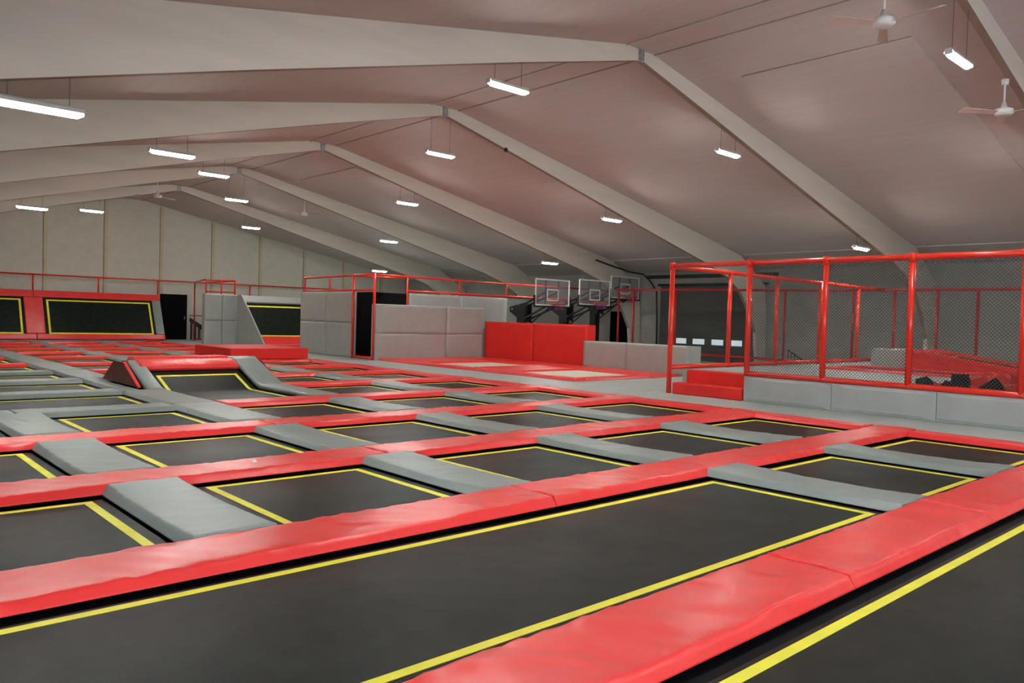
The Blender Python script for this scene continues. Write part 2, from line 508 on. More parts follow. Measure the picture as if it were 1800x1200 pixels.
# ------------------------------------------------------------------ ceiling fans
def fan(x, y, z, ztop, rot, label, R=0.78):
    t = thing('ceiling_fan', label, 'fan', (x, y, z), 'white ceiling fans')
    rod = MB().tube([(x, y, z + .16), (x, y, ztop)], .016, 10).build('rod', FANW, t, (x, y, z + .16), smooth=True)
    MB().tube([(x, y, ztop - .10), (x, y, ztop - .09), (x, y, ztop - .002)], [.03, .055, .06], 14).build('canopy', FANW, rod, (x, y, ztop - .1), smooth=True)
    MB().tube([(x, y, z - .06), (x, y, z - .055), (x, y, z - .02), (x, y, z + .045), (x, y, z + .075), (x, y, z + .17)], [.06, .115, .15, .142, .055, .028], 20).build('motor', FANW, t, (x, y, z), smooth=True)
    for i in range(3):
        a = rot + i * 2 * math.pi / 3
        ca, sa = math.cos(a), math.sin(a)
        def P(u, v, w): return (x + ca * u - sa * v, y + sa * u + ca * v, z + w)
        b = MB().hexa([P(.10, -.045, -.03), P(R, -.075, -.035), P(R, .075, .012), P(.10, .045, .0), P(.10, -.045, -.024), P(R, -.075, -.027), P(R, .075, .02), P(.10, .045, .006)])
        b.build('blade', FANB, t, (x, y, z))
    return t


fan(10.82, 4.59, 5.74, roof(10.82), math.radians(23), 'white ceiling fan with three blades nearest the camera, left of the ridge')
fan(15.4, 4.42, 5.42, 5.98, math.radians(23), 'white ceiling fan hung under the nearest roof beam on the right')
fan(9.88, 30.5, 5.77, roof(9.88), .4, 'distant ceiling fan left of the ridge near the end wall')
fan(15.58, 30.05, 5.71, roof(15.58), .9, 'distant ceiling fan on the right slope near the end wall')

# ------------------------------------------------------------------ trampoline field
RY = [2.37, 4.93, 7.49, 10.18, 12.87, 15.60, 18.25, 20.75, 23.52, 26.54, 29.36, 32.10, 34.95, 37.50]
PX = [12.54, 10.01, 7.40, 4.80, 2.26, -0.35, -2.95]        # borders between the columns (first: border pad)
HR, HP = 0.315, 0.350
ZT, ZB = 0.088, 0.012
YX = [(10.47, 12.10), (7.86, 9.53), (5.28, 6.90), (2.73, 4.32), (0.10, 1.80), (-2.5, -0.8)]
TG = 'trampolines of the court'


def trampoline(x0, x1, y0, y1, label, cell, lines='LRNF', near=True):
    """x0..x1, y0..y1: outside of the yellow line; cell: the opening it fills"""
    cx, cy = (x0 + x1) / 2, (y0 + y1) / 2
    t = thing('trampoline', label, 'trampoline', (cx, cy, FL), TG)
    e, ey = .085, .035
    n = 6 if near else 1
    MB().quadbox(x0 - e, x1 + e, y0 - ey, y1 + ey, -.008, 0).build('bed', BED, t, (cx, cy, -.008))
    w = .072
    wy = .064
    b = MB()
    if 'N' in lines: b.quadbox(x0, x1, y0, y0 + wy, .0002, .003)
    if 'F' in lines: b.quadbox(x0, x1, y1 - wy, y1, .0002, .003)
    if 'L' in lines: b.quadbox(x0, x0 + w, y0 + wy, y1 - wy, .0002, .003)
    if 'R' in lines: b.quadbox(x1 - w, x1, y0 + wy, y1 - wy, .0002, .003)
    b.build('boundary_line', YEL, t, (cx, cy, 0))
    a0, a1, c0, c1 = cell
    s = MB().quadbox(a0, a1, c0, y0 - ey - .002, -.045, -.03).quadbox(a0, a1, y1 + ey + .002, c1, -.045, -.03)
    s.quadbox(a0, x0 - e - .002, y0 - ey, y1 + ey, -.045, -.03).quadbox(x1 + e + .002, a1, y0 - ey, y1 + ey, -.045, -.03)
    s.build('spring_cover', SPRING, t, (cx, cy, -.045))
    f = MB()
    g = .06
    f.quadbox(a0, a1, c0, c0 + g, -.028, .008).quadbox(a0, a1, c1 - g, c1, -.028, .008).quadbox(a0, a0 + g, c0 + g, c1 - g, -.028, .008).quadbox(a1 - g, a1, c0 + g, c1 - g, -.028, .008)
    for px in (a0, a1 - g):
        for py in (c0, c1 - g):
            f.quadbox(px, px + g, py, py + g, FL + .004, -.0465)
    f.build('frame', STEEL, t, (cx, cy, FL))
    return t


def rowname(i): return ORD[i] + ' row from the camera'


def colname(j): return 'beside the grey walkway' if j == 0 else ORD[j] + ' from the grey walkway'


# spine (double ramp) stands in row 6, second bay; red block covers row 9 beside the walkway
SKIP_T = {(6, 2), (5, 2), (7, 2), (9, 0), (6, 3), (7, 3)}
NROW = 15
for i in range(0, NROW):
    ylo = RY[i - 1] if i > 0 else -0.25
    yhi = RY[i] if i < len(RY) else 39.95
    ymid = (ylo + yhi) / 2
    y0, y1 = ylo + .46, yhi - .455
    if i == 14:
        y1 = 39.3
    near = i < 4
    # trampolines
    if i == 0:
        trampoline(0.1, 12.10, 0.22, 1.90, 'black long lane trampoline with yellow outline in the bottom right corner', (-.35 + .03, 12.5, -.25, RY[0] - .02))
    elif i == 1:
        trampoline(10.47, 12.10, y0, y1, 'black trampoline with yellow outline, second row from the camera, beside the grey walkway', (10.01, 12.5, ylo + .01, yhi - .01))
        trampoline(7.86, 9.53, y0, y1, 'black trampoline with yellow outline, second row from the camera, between two grey cross pads', (7.40, 10.0, ylo + .01, yhi - .01))
        trampoline(-2.5, 6.93, y0, y1, 'large black lane trampoline with yellow outline across the front of the court', (-2.95, 7.39, ylo + .01, yhi - .01))
    else:
        for j, (x0, x1) in enumerate(YX):
            if (i, j) in SKIP_T: continue
            if i >= 5 and j == 3 and i <= 8:
                pass
            lane = i in (5, 6, 7, 8) and j == 3
            if i in (5, 6, 7, 8) and j > 3: continue
            if lane: x0 = -2.5
            if not (seen(x0, y0, 0) or seen(x1, y0, 0) or seen(x1, y1, 0) or seen(x0, y1, 0)): continue
            a1 = PX[j] - .005 if j else 12.5
            a0 = PX[j + 1] + .005 if not lane else -2.95
            trampoline(x0, x1, y0, y1, ('black lane trampoline, %s, left of the central grey strip' % rowname(i)) if lane else
                       'black trampoline with yellow outline, %s, %s' % (rowname(i), colname(j)), (a0, a1, ylo + .01, yhi - .01), near=near)
# lanes left of the spine and the bed pieces that were skipped there
for i in (6, 7):
    y0, y1 = RY[i - 1] + .46, RY[i] - .455
    trampoline(-2.5, 4.32, y0, y1, 'black lane trampoline, %s, left of the central grey strip' % rowname(i), (-2.95, 4.795, RY[i - 1] + .01, RY[i] - .01), near=False)
trampoline(5.28, 6.90, 19.05, 20.30, 'black trampoline with yellow outline in the eighth row, behind the curved double ramp', (4.805, 7.395, 18.26, 20.74), near=False)

# rails (along the rows)
seed = 0
for i, yc in enumerate(RY):
    seg = .055 if i < 4 else (.12 if i < 7 else .4)
    amp = .012 if i < 4 else .006
    CUTS = {0: (7.40, 4.80, -.35), 1: (4.80, -.35), 2: (7.40, 4.80, -.35), 3: (4.80, -.35)}.get(i, (10.01, 7.40, 4.80, 2.26, -.35) if i in (5, 6, 9) else ((7.40, 4.80, 2.26, -.35) if i % 2 else (10.01, 4.80, 2.26, -.35)))
    bays = list(zip(CUTS, [12.775] + list(CUTS[:-1])))
    for j, (xa, xb) in enumerate(bays):
        seed += 1
        if i in (5, 6) and xa == 4.80:
            continue                                   # the spine stands here
        if i == 9 and j == 0:
            continue                                   # under the red block
        col, m = 'red', RED
        if i >= 4:
            if xa == 4.80: xa = 5.22
            if xb == 4.80: xb = 4.40
        if 4 <= i <= 7 and xb < 4.5:
            col, m = 'grey', GREY
        if not any(seen(x, yc, .08) for x in [xa + (xb - xa) * q / 12 for q in range(13)]): continue
        lab = '%s foam rail pad, %s rail from the camera, %s' % (col, ORD[i], 'end length at the grey walkway' if j == 0 else ORD[j] + ' length from the grey walkway')
        tag(pad('rail_pad', m, xa + .004, xb - .004, yc - HR, yc + HR + .03, ZB, ZT, .06, seg, amp, .004, seed, None, .012, 'x'), lab, 'pad', 'foam rail pads between the rows')

# cross pads between neighbouring trampolines and border pads along the walkway
for i in range(0, NROW):
    ylo = (RY[i - 1] if i > 0 else -0.25) + HR + .03
    yhi = (RY[i] if i < len(RY) else 39.6) - HR + .0
    seg = .055 if i < 4 else (.12 if i < 7 else .35)
    amp = .007 if i < 4 else .005
    seed += 1
    if (seen(12.5, ylo, .08) or seen(12.5, yhi, .08)) and i not in (9,):
        tag(pad('border_pad', RED, 12.29, 12.772, ylo + .004, yhi - .004, ZB, ZT, .05, seg, amp, .004, seed, None, .012, 'y'),
            'red foam border pad along the grey walkway, %s' % rowname(i), 'pad', 'red border pads along the walkway')
    for j in (1, 2, 3, 4, 5):
        seed += 1
        xc = PX[j]
        if i == 0: continue
        if i == 1 and j > 2: continue
        if i >= 4 and j == 3:
            continue                                   # central strip below
        if i in (5, 6, 7, 8) and j >= 4: continue
        if i in (5, 6, 7) and j == 2: continue         # bent pads of the spine
        if not (seen(xc, ylo, .08) or seen(xc, yhi, .08)): continue
        tag(pad('cross_pad', GREY, xc - HP, xc + HP, ylo - .048, yhi + .048, ZB, ZT + .006, .065, seg, amp, .026, seed, None, .02, 'y'),
            'grey foam cross pad, %s, %s from the grey walkway' % (rowname(i), ORD[j - 1]), 'pad', 'grey cross pads between trampolines')
# wide grey strip running down the middle
for i in range(4, 14):
    ya, yb = RY[i - 1] + (HR + .004 if i == 4 else .004), RY[i] - .004
    seed += 1
    xa, xb = 4.41, 5.21
    if i == 5: yb = 15.34
    if i == 6: ya, xb = 15.345, 4.785
    tag(pad('strip_pad', GREY, xa, xb, ya, yb, ZB, ZT + .006, .06, .12 if i < 7 else .35, .005, .01, seed, None, .012, 'y'),
        'wide grey foam pad in the central strip, %s' % rowname(i), 'pad', 'grey pads of the central strip')

# ------------------------------------------------------------------ spine: double curved ramp in the court
sp = thing('spine_ramp', 'raised double ramp with a bent black trampoline bed and red top pads in mid court', 'ramp', (6.1, 16.95, FL))
def zs(y):                                            # height of the bed on the front slope
    if y <= 15.2: return 0.0
    if y <= 15.38: return 0.0
    if y <= 15.55: return .027 * ((y - 15.38) / .17) ** 1.6
    return .027 + .36 * (y - 15.55)
def strip_surface(xa, xb, ys, th, lift, zf=None):
    b = MB()
    zf = zf or zs
    for ya, yb in zip(ys, ys[1:]):
        za, zb = zf(ya) + lift, zf(yb) + lift
        b.hexa([(xa, ya, za - th), (xb, ya, za - th), (xb, yb, zb - th), (xa, yb, zb - th), (xa, ya, za), (xb, ya, za), (xb, yb, zb), (xa, yb, zb)])
    return b
ysl = [13.28, 13.36, 14.6, 15.2, 15.38, 15.44, 15.50, 15.55, 15.8, 16.3, 16.62]
strip_surface(5.16, 7.02, ysl, .008, 0).build('bed', BED, sp, (6.1, 13.4, 0))
yl = strip_surface(5.28, 5.345, ysl[1:-2] + [16.23], .003, .004)
for (xa, xb, ys) in ((6.855, 6.92, ysl[1:-2] + [16.23]), (5.345, 6.855, [16.17, 16.23]), (5.345, 6.855, [13.34, 13.40])):
    q = strip_surface(xa, xb, ys, .003, .004)
    o_ = len(yl.v)
    yl.v += q.v
    yl.f += [tuple(o_ + k for k in f) for f in q.f]
    yl.mi += q.mi
yl.build('boundary_line', YEL, sp, (6.1, 13.4, 0))
strip_surface(5.0, 7.3, [13.25, 15.2, 15.4, 15.55, 16.6], .012, -.035).build('spring_cover', SPRING, sp, (6.1, 13.4, -.05))
# side boards
for xs, nm in ((4.80, 'side_board'), (7.67, 'side_board')):
    MB().prism([(15.80, AZ + .04), (16.70, .515), (17.33, .515), (18.10, AZ + .04)], 'x', xs, xs + .03).build(nm, DARKRED, sp, (xs, 15.6, AZ + .04), bevel=.004)
MB().hexa([(4.79, 15.74, .09), (4.85, 15.74, .09), (4.85, 16.68, .505), (4.79, 16.68, .505), (4.79, 15.74, .115), (4.85, 15.74, .115), (4.85, 16.68, .535), (4.79, 16.68, .535)]).build('edge_trim', RED, sp, (4.8, 15.6, .09))
# grey side pads bent up the slope
def bent_pad(xa, xb, ya, yb, ytop, lift, m, name, seg=.1):
    ys = [ya + (ytop - ya) * k / 24 for k in range(25)]
    xsn = [(xa, 0), (xa + .012, .80), (xa + .03, .97), (xa + .05, 1), ((xa + xb) / 2, 1), (xb - .06, 1), (xb - .045, .96), (xb - .02, .5), (xb, 0)]
    b = MB()
    for y in ys:
        for x, h in xsn:
            b.v.append((x, y, zs(y) + .012 + lift * h + .004 * noise.noise(Vector((x * 5, y * 5, 1)))))
    n = len(xsn)
    for k in range(len(ys) - 1):
        for q in range(n - 1):
            b.f.append((k * n + q, k * n + q + 1, (k + 1) * n + q + 1, (k + 1) * n + q))
            b.mi.append(0)
    b.f.append(tuple(range(n)))
    b.f.append(tuple((len(ys) - 1) * n + q for q in range(n)))
    b.mi += [0, 0]
    for k in range(len(ys) - 1):
        b.f.append((k * n, (k + 1) * n, (k + 1) * n + n - 1, k * n + n - 1))
        b.mi.append(0)
    return b.build(name, m, sp, ((xa + xb) / 2, ya, 0), smooth=True)
bent_pad(4.875, 5.20, 15.35, 0, 16.74, .088, GREY, 'side_pad')
bent_pad(7.06, 7.66, RY[4] + HR + .01, 0, 16.88, .085, GREY, 'side_pad')
# red pads over the crest
b = MB()
prof = [(16.40, .355), (16.41, .43), (16.47, .47), (16.74, .562), (16.80, .568), (16.84, .55), (16.85, .48), (16.7, .45), (16.5, .39)]
nX = 42
for k in range(nX + 1):
    x = 5.05 + (7.04 - 5.05) * k / nX
    wob = .006 * math.sin(k * 2.6) + .005 * noise.noise(Vector((x * 6, 0, 2)))
    for q, (y, z) in enumerate(prof):
        ex = 0.0
        if k in (0, nX): ex = .0
        b.v.append((x, y, z + (wob if 2 <= q <= 4 else wob * .4)))
n = len(prof)
for k in range(nX):
    for q in range(n):
        b.f.append((k * n + q, k * n + (q + 1) % n, (k + 1) * n + (q + 1) % n, (k + 1) * n + q))
        b.mi.append(0)
b.f.append(tuple(range(n)))
b.f.append(tuple(nX * n + q for q in range(n)))
b.mi += [0, 0]
b.build('top_pad', RED, sp, (6.05, 16.15, .3), smooth=True)
o = pad('crest_pad', RED, 5.04, 7.06, 16.90, 17.34, .50, .612, .05, .12, .005, 0, 77, sp, None, 'x')
box('core', 5.0, 7.6, 16.87, 17.30, FL + .003, .495, BLACK, sp)
# rear slope
b = MB().hexa([(5.0, 17.42, .45), (7.6, 17.42, .45), (7.6, 18.2, .02), (5.0, 18.2, .02), (5.0, 17.42, .50), (7.6, 17.42, .50), (7.6, 18.2, .06), (5.0, 18.2, .06)])
b.build('rear_bed', BED, sp, (6.3, 17.4, .02))
box('grey_crest_pad', 7.08, 7.66, 16.9, 17.34, .50, .585, GREY, sp, bevel=.03)
for q, (ya, yb) in enumerate(((18.26 + HR, 20.40),)):
    tag(pad('cross_pad', GREY, 7.40 - HP, 7.40 + HP, 18.26 + HR, 20.41, ZB, ZT + .008, .06, .2, .005, .02, 401, None, None, 'y'), 'grey foam cross pad right behind the curved double ramp', 'pad', 'grey cross pads between trampolines')
tag(pad('rail_pad', RED, 5.24, 7.39, 18.27, 18.58, ZB, ZT, .05, .2, .005, .004, 402), 'red foam rail pad at the rear foot of the curved double ramp', 'pad', 'foam rail pads between the rows')
tag(pad('rail_pad', RED, 5.24, 7.04, 12.87 - HR, 12.87 + HR - .001, ZB, ZT, .05, .2, .005, .004, 403), 'x', 'pad') if False else None

# red landing block at the walkway end of the court
rb = tag(box('landing_block', 9.98, 12.62, 23.80 + .06, 26.85, .092, .435, REDP, bevel=.02), 'low red foam block standing on the court beside the grey walkway', 'foam block')

# ------------------------------------------------------------------ end wall trampolines
def slope_box(mb, xa, xb, p0, p1, th):
    """box lying on the line p0->p1 in (y,z), thickness th measured towards the camera side"""
    dy, dz = p1[0] - p0[0], p1[1] - p0[1]
    L = math.hypot(dy, dz)
    ny, nz = -dz / L * th, dy / L * th
    mb.hexa([(xa, p0[0], p0[1]), (xb, p0[0], p0[1]), (xb, p1[0], p1[1]), (xa, p1[0], p1[1]),
             (xa, p0[0] + ny, p0[1] + nz), (xb, p0[0] + ny, p0[1] + nz), (xb, p1[0] + ny, p1[1] + nz), (xa, p1[0] + ny, p1[1] + nz)])
    return mb


def on(P0, P1, t): return (P0[0] + (P1[0] - P0[0]) * t, P0[1] + (P1[1] - P0[1]) * t)


def wall_trampoline(label, xa, xb, P0, P1, tb, tt, yx0, yx1, ytb, ytt, top_m, bot_m, name='wall_trampoline'):
    t = thing(name, label, 'trampoline', ((xa + xb) / 2, P0[0], AZ))
    org = ((xa + xb) / 2, P0[0], P0[1])
    slope_box(MB(), xa + .02, xb - .02, on(P0, P1, tb), on(P0, P1, tt), .012).build('bed', BED, t, org)
    y = MB()
    def L(x0, x1, t0, t1):
        q = slope_box(MB(), x0, x1, on(P0, P1, t0), on(P0, P1, t1), .018)
        o_ = len(y.v)
        y.v.extend(q.v); y.f.extend([tuple(o_ + k for k in f) for f in q.f]); y.mi.extend(q.mi)
    w = .028
    L(yx0, yx1, ytb, ytb + w)
    if yx0 <= xa:
        y.build('boundary_line', YEL, t, org)
        y = MB()
    L(yx0, yx1, ytt - w, ytt)
    if yx0 > xa: L(yx0, yx0 + .085, ytb + w, ytt - w)
    if yx1 < xb: L(yx1 - .085, yx1, ytb + w, ytt - w)
    y.build('boundary_line', YEL, t, org)
    slope_box(MB(), xa, xb, on(P0, P1, 0.0), on(P0, P1, tb), .10).build('bottom_pad', bot_m, t, org, bevel=.03)
    slope_box(MB(), xa, xb, on(P0, P1, tt), on(P0, P1, 1.0), .10).build('top_pad', top_m, t, org, bevel=.03)
    f = MB().prism([(P0[0] + .02, AZ + .003), (P1[0] + .02, P1[1] - .02), (P1[0] + .10, P1[1] - .02), (P1[0] + .10, AZ + .003)], 'x', xa + .05, xb - .05)
    f.build('frame', BLACK, t, org)
    return t


P0, P1 = (39.98, AZ + .01), (41.02, 2.26)
w1 = wall_trampoline('large sloping wall trampoline with red frame at the end wall, beside the black door', 7.92, 13.42, P0, P1, .11, .86, 8.42, 12.93, .12, .825, RED, RED)
slope_box(MB(), 13.02, 13.42, on(P0, P1, .115), on(P0, P1, .99), .09).build('side_pad', GREY, w1, (13.2, 39.98, AZ), bevel=.03)
slope_box(MB(), 7.52, 8.28, on(P0, P1, .115), on(P0, P1, .855), .09).build('side_pad', RED, w1, (8.1, 39.98, AZ), bevel=.03)
w2 = wall_trampoline('sloping wall trampoline with red frame at the left edge, cut off by the photo', 2.4, 7.90, P0, P1, .11, .86, 2.9, 7.42, .12, .825, RED, RED)
slope_box(MB(), 2.4, 2.8, on(P0, P1, .115), on(P0, P1, .855), .09).build('side_pad', RED, w2, (2.6, 39.98, AZ), bevel=.03)


def fence(label, posts, rails, name='guard_rail', r=.035, rp=None, m=TUBE, cat='railing', base=None):
    pts = [p for p in posts for p in (p[0],)] + [p for rr in rails for p in rr]
    t = thing(name, label, cat, base or pts[0])
    for a, b in posts:
        MB().tube([a, b], rp or r, 12).build('post', m, t, a, smooth=True)
    for rr in rails:
        MB().tube(rr, r, 12).build('rail', m, t, rr[0], smooth=True)
    return t


fence('red guard rail along the top of the end wall trampolines', [((x, 41.12, 2.24), (x, 41.12, 3.0)) for x in (5.2, 7.95, 10.68, 13.40)] + [((18.2, 41.12, AZ), (18.2, 41.12, 3.02))],
      [[(2.4, 41.12, 3.0), (15.2, 41.12, 3.03), (24.0, 41.12, 3.03)]], base=(5.2, 41.12, 2.24))

# black doorway, stair and rail at the end wall
dr = MB().quadbox(13.62, 14.98, YE - .06, YE - .003, AZ + .003, 2.37)
dr = struct(dr.build('door_1', CLOTH, None, (14.3, YE, AZ)))
MB().tube([(14.85, YE - .10, 1.1), (14.85, YE - .10, 1.25)], .02, 8).build('handle', GALV, dr, (14.85, YE - .1, 1.1))
st = thing('stair_banister', 'black sloping stair banister with posts beside the black end door', 'banister', (15.3, 41.0, AZ))
MB().hexa([(14.98, 41.0, .98), (14.98, 41.06, .98), (16.0, 41.06, .28), (16.0, 41.0, .28), (14.98, 41.0, 1.20), (14.98, 41.06, 1.20), (16.0, 41.06, .56), (16.0, 41.0, .56)]).build('string_board', BLACK, st, (15, 41, .6))
for x in (15.02, 15.22, 15.42, 15.62, 15.82):
    MB().quadbox(x, x + .09, 41.01, 41.05, AZ + .001, 1.04 - (x - 14.98) * .64).build('baluster', BLACK, st, (x, 41, AZ))
box('handrail', 14.99, 16.6, 41.1, 41.14, 1.28, 1.32, BLACK, st)
box('post', 16.55, 16.6, 41.1, 41.14, AZ, 1.28, BLACK, st)
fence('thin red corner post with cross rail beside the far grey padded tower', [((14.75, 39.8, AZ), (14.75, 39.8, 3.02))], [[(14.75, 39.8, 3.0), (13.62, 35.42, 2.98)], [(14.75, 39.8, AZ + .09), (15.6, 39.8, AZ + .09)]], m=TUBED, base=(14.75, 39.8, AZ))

# ------------------------------------------------------------------ padded walls
def padded_wall(name, label, x0, x1, y0, y1, z0, z1, face, us, zs_, m=GREYP, cat='padded wall', th=.07, core=BLACK, group=None):
    """core with foam pads on one face; us: pad limits along the face, zs_: limits in height"""
    t = thing(name, label, cat, ((x0 + x1) / 2, (y0 + y1) / 2, z0), group)
    box('core', x0 + (th if face == '-x' else 0), x1, y0 + (th if face == '-y' else 0), y1, z0, z1 - .01, m, t)
    k = 0
    for ua, ub in zip(us, us[1:]):
        for za, zb in zip(zs_, zs_[1:]):
            k += 1
            g = .004
            b = MB()
            n = 18
            A, B = (ua + g, ub - g), (za + g if za > z0 else za, zb - g if zb < z1 else zb)
            for jj in range(n + 1):
                for ii in range(n + 1):
                    fu, fv = ii / n, jj / n
                    edge = min(fu, 1 - fu, fv, 1 - fv)
                    d = th * (0.80 if edge == 0 else 1.0) + .007 * noise.noise(Vector((fu * 1.6 + k * 5, fv * 1.6 + x0, y0))) * (edge > 0)
                    dg = abs(fu - fv) if k % 2 else abs(fu + fv - 1)
                    d -= .0045 * max(0, 1 - dg * 7) * max(0, 1 - edge * 3.2) * (edge > 0)
                    u, z = A[0] + (A[1] - A[0]) * fu, B[0] + (B[1] - B[0]) * fv
                    if face == '-x': b.v.append((x0 + th - d, u, z))
                    else: b.v.append((u, y0 + th - d, z))
            w = n + 1
            for jj in range(n):
                for ii in range(n):
                    b.f.append((jj * w + ii, jj * w + ii + 1, (jj + 1) * w + ii + 1, (jj + 1) * w + ii))
                    b.mi.append(0)
            rim = list(range(w)) + [jj * w + n for jj in range(1, w)] + [n * w + ii for ii in range(n - 1, -1, -1)] + [jj * w for jj in range(n - 1, 0, -1)]
            back = []
            for q in rim:
                v = b.v[q]
                back.append(len(b.v))
                b.v.append((x0 + th - .002, v[1], v[2]) if face == '-x' else (v[0], y0 + th - .002, v[2]))
            for q in range(len(rim)):
                q2 = (q + 1) % len(rim)
                b.f.append((rim[q], rim[q2], back[q2], back[q]))
                b.mi.append(0)
            b.f.append(tuple(back))
            b.mi.append(0)
            b.build('facing_pad', m, t, (x0 if face == '-x' else (ua + ub) / 2, y0 if face == '-y' else (ua + ub) / 2, za), smooth=True)
    return t


Z1 = 2.42
padded_wall('padded_wall', 'tall grey padded wall of four square pads left of the red framed gate', 14.65, 15.05, 24.46, 28.42, AZ, Z1, '-x', [24.46, 26.42, 28.42], [AZ, 1.30, Z1])
fence('red guard rail on top of the tall grey padded wall left of the gate', [((14.8, y, Z1), (14.8, y, 3.0)) for y in (26.42, 28.36)],
      [[(14.8, 24.5, 3.0), (14.8, 28.36, 2.98)], [(14.8, 24.5, 2.48), (14.8, 28.36, 2.47)]], base=(14.8, 28.36, Z1))
padded_wall('padded_wall', 'grey padded wall of four pads behind the far white trampoline', 14.62, 19.48, 22.92, 23.18, AZ, 1.99, '-y', [14.62, 17.70, 19.48], [AZ, .99, 1.99])
padded_wall('padded_wall', 'taller grey padded wall rising behind the four pad grey wall', 16.18, 20.9, 23.2, 23.5, AZ, Z1, '-y', [16.18, 18.5, 20.9], [AZ, 1.3, Z1])
padded_wall('padded_wall', 'red padded wall beside the white trampolines', 19.50, 19.92, 17.62, 22.90, AZ, 1.48, '-x', [17.62, 20.25, 22.90], [AZ, 1.48], m=REDP)
padded_wall('padded_wall', 'low grey padded wall between the red wall and the fence post', 19.30, 19.92, 13.42, 17.60, AZ, .955, '-x', [13.42, 15.80, 17.60], [AZ, .955])
padded_wall('padded_wall', 'distant grey padded wall behind the basketball hoops', 21.2, 28.2, 27.0, 27.3, AZ, 2.58, '-y', [21.2, 23.5, 25.8, 28.2], [AZ, 2.58])
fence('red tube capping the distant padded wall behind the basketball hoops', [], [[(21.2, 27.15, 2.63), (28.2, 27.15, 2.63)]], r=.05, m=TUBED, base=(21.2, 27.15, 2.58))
# gate
gt = thing('gate_frame', 'red tube gate frame with black curtain and dark opening between two grey padded walls', 'gate', (14.65, 23.7, AZ))
for y in (23.03, 24.40):
    MB().tube([(14.62, y, AZ), (14.62, y, 3.02)], .045, 12).build('post', TUBE, gt, (14.62, y, AZ), smooth=True)
for z in (.12, 2.46, 3.0):
    MB().tube([(14.62, 23.03, z), (14.62, 24.40, z)], .04 if z > 1 else .05, 12).build('crossbar', TUBE, gt, (14.62, 23.03, z), smooth=True)
b = MB()  # first run: black sheet painted as the gate's dark interior; second: hanging curtain
ny = 40
for k in range(ny + 1):
    y = 23.06 + 1.32 * k / ny
    x = 14.74 + .005 * math.sin(k * 1.9)
    b.v += [(x, y, AZ + .02), (x, y, 2.40)]
for k in range(ny):
    b.f.append((2 * k, 2 * k + 2, 2 * k + 3, 2 * k + 1)); b.mi.append(0)
s0 = len(b.v)
for k in range(ny + 1):
    x = 14.78 + 1.38 * k / ny
    y = 23.24 + .005 * math.sin(k * 1.9)
    b.v += [(x, y, AZ + .02), (x, y, 2.40 - .012 * (k % 2))]
for k in range(ny):
    b.f.append((s0 + 2 * k, s0 + 2 * k + 2, s0 + 2 * k + 3, s0 + 2 * k + 1)); b.mi.append(0)
cu = b.build('curtain', CLOTH, gt, (14.75, 23.7, AZ), smooth=True)
so = cu.modifiers.new('thick', 'SOLIDIFY'); so.thickness = .006
fence('long red guard rail running from the gate behind the basketball hoops', [((x, 23.25, z), (x, 23.25, 3.0)) for x, z in ((16.12, AZ), (18.5, Z1), (20.88, Z1))],
      [[(14.74, 23.07, 3.0), (16.12, 23.25, 3.0), (28.59, 23.25, 3.0)], [(16.12, 23.25, 2.50), (28.59, 23.25, 2.50)], [(14.74, 24.40, 2.98), (16.12, 24.4, 2.98), (16.12, 23.3, 2.99)]], base=(16.12, 23.25, AZ))

# far tower and its sloping trampoline
padded_wall('padded_wall', 'far grey padded tower wall beside the black stair banister', 13.50, 15.0, 35.2, 35.5, AZ, 2.35, '-y', [13.5, 14.3, 15.0], [AZ, 1.15, 2.35])
fence('small red guard rail on top of the far grey tower', [((x, 35.35, 2.35), (x, 35.35, 2.97)) for x in (13.6, 14.3, 14.93)], [[(13.6, 35.35, 2.95), (14.93, 35.35, 2.99)], [(13.6, 35.35, 2.44), (14.93, 35.35, 2.46)],
      [(14.93, 35.35, 2.97), (14.93, 38.5, 2.97)]], base=(13.6, 35.35, 2.35))
PD0, PD1 = (32.35, .10), (34.95, 2.26)
w3 = wall_trampoline('sloping black wall trampoline with grey top pad between two grey padded walls', 15.08, 18.6, PD0, PD1, .17, .865, 15.08, 18.6, .185, .815, GREYP, RED)
MB().prism([(32.20, AZ), (34.80, 2.35), (35.19, 2.35), (35.19, AZ)], 'x', 15.0, 15.07).build('side_board', GREYP, w3, (15.03, 33.5, AZ))
box('base_pad', 15.08, 18.6, 32.0, 32.33, AZ, .14, RED, w3, bevel=.03)

# ------------------------------------------------------------------ two trampolines with white beds
def white_tramp(label, bx0, bx1, by0, by1, fx0, fx1, fy0, fy1):
    cx, cy = (bx0 + bx1) / 2, (by0 + by1) / 2
    t = thing('white_bed_trampoline', label, 'trampoline', (cx, cy, AZ), 'white bed trampolines')
    MB().quadbox(bx0 - .06, bx1 + .06, by0 - .06, by1 + .06, AZ + .010, AZ + .028).build('bed', WHITEBED, t, (cx, cy, AZ))
    z0, z1 = AZ + .003, AZ + .085
    pad('frame_pad', RED, fx0, bx0, fy0, fy1, z0, z1, .04, .3, .004, 0, 11, t, None, 'y')
    pad('frame_pad', RED, bx1, fx1, fy0, fy1, z0, z1, .04, .3, .004, 0, 12, t, None, 'y')
    pad('frame_pad', RED, bx0 + .002, bx1 - .002, fy0, by0, z0, z1, .04, .15, .006, 0, 13, t, None, 'x')
    pad('frame_pad', RED, bx0 + .002, bx1 - .002, by1, fy1, z0, z1, .04, .15, .006, 0, 14, t, None, 'x')
    return t


white_tramp('trampoline with white bed and red frame pads, the nearer of the two', 15.05, 17.85, 13.95, 16.45, 14.70, 19.22, 13.62, 17.25)
white_tramp('trampoline with white bed and red frame pads, the farther one by the grey wall', 15.05, 17.85, 18.2, 20.55, 14.70, 19.28, 17.26, 22.84)

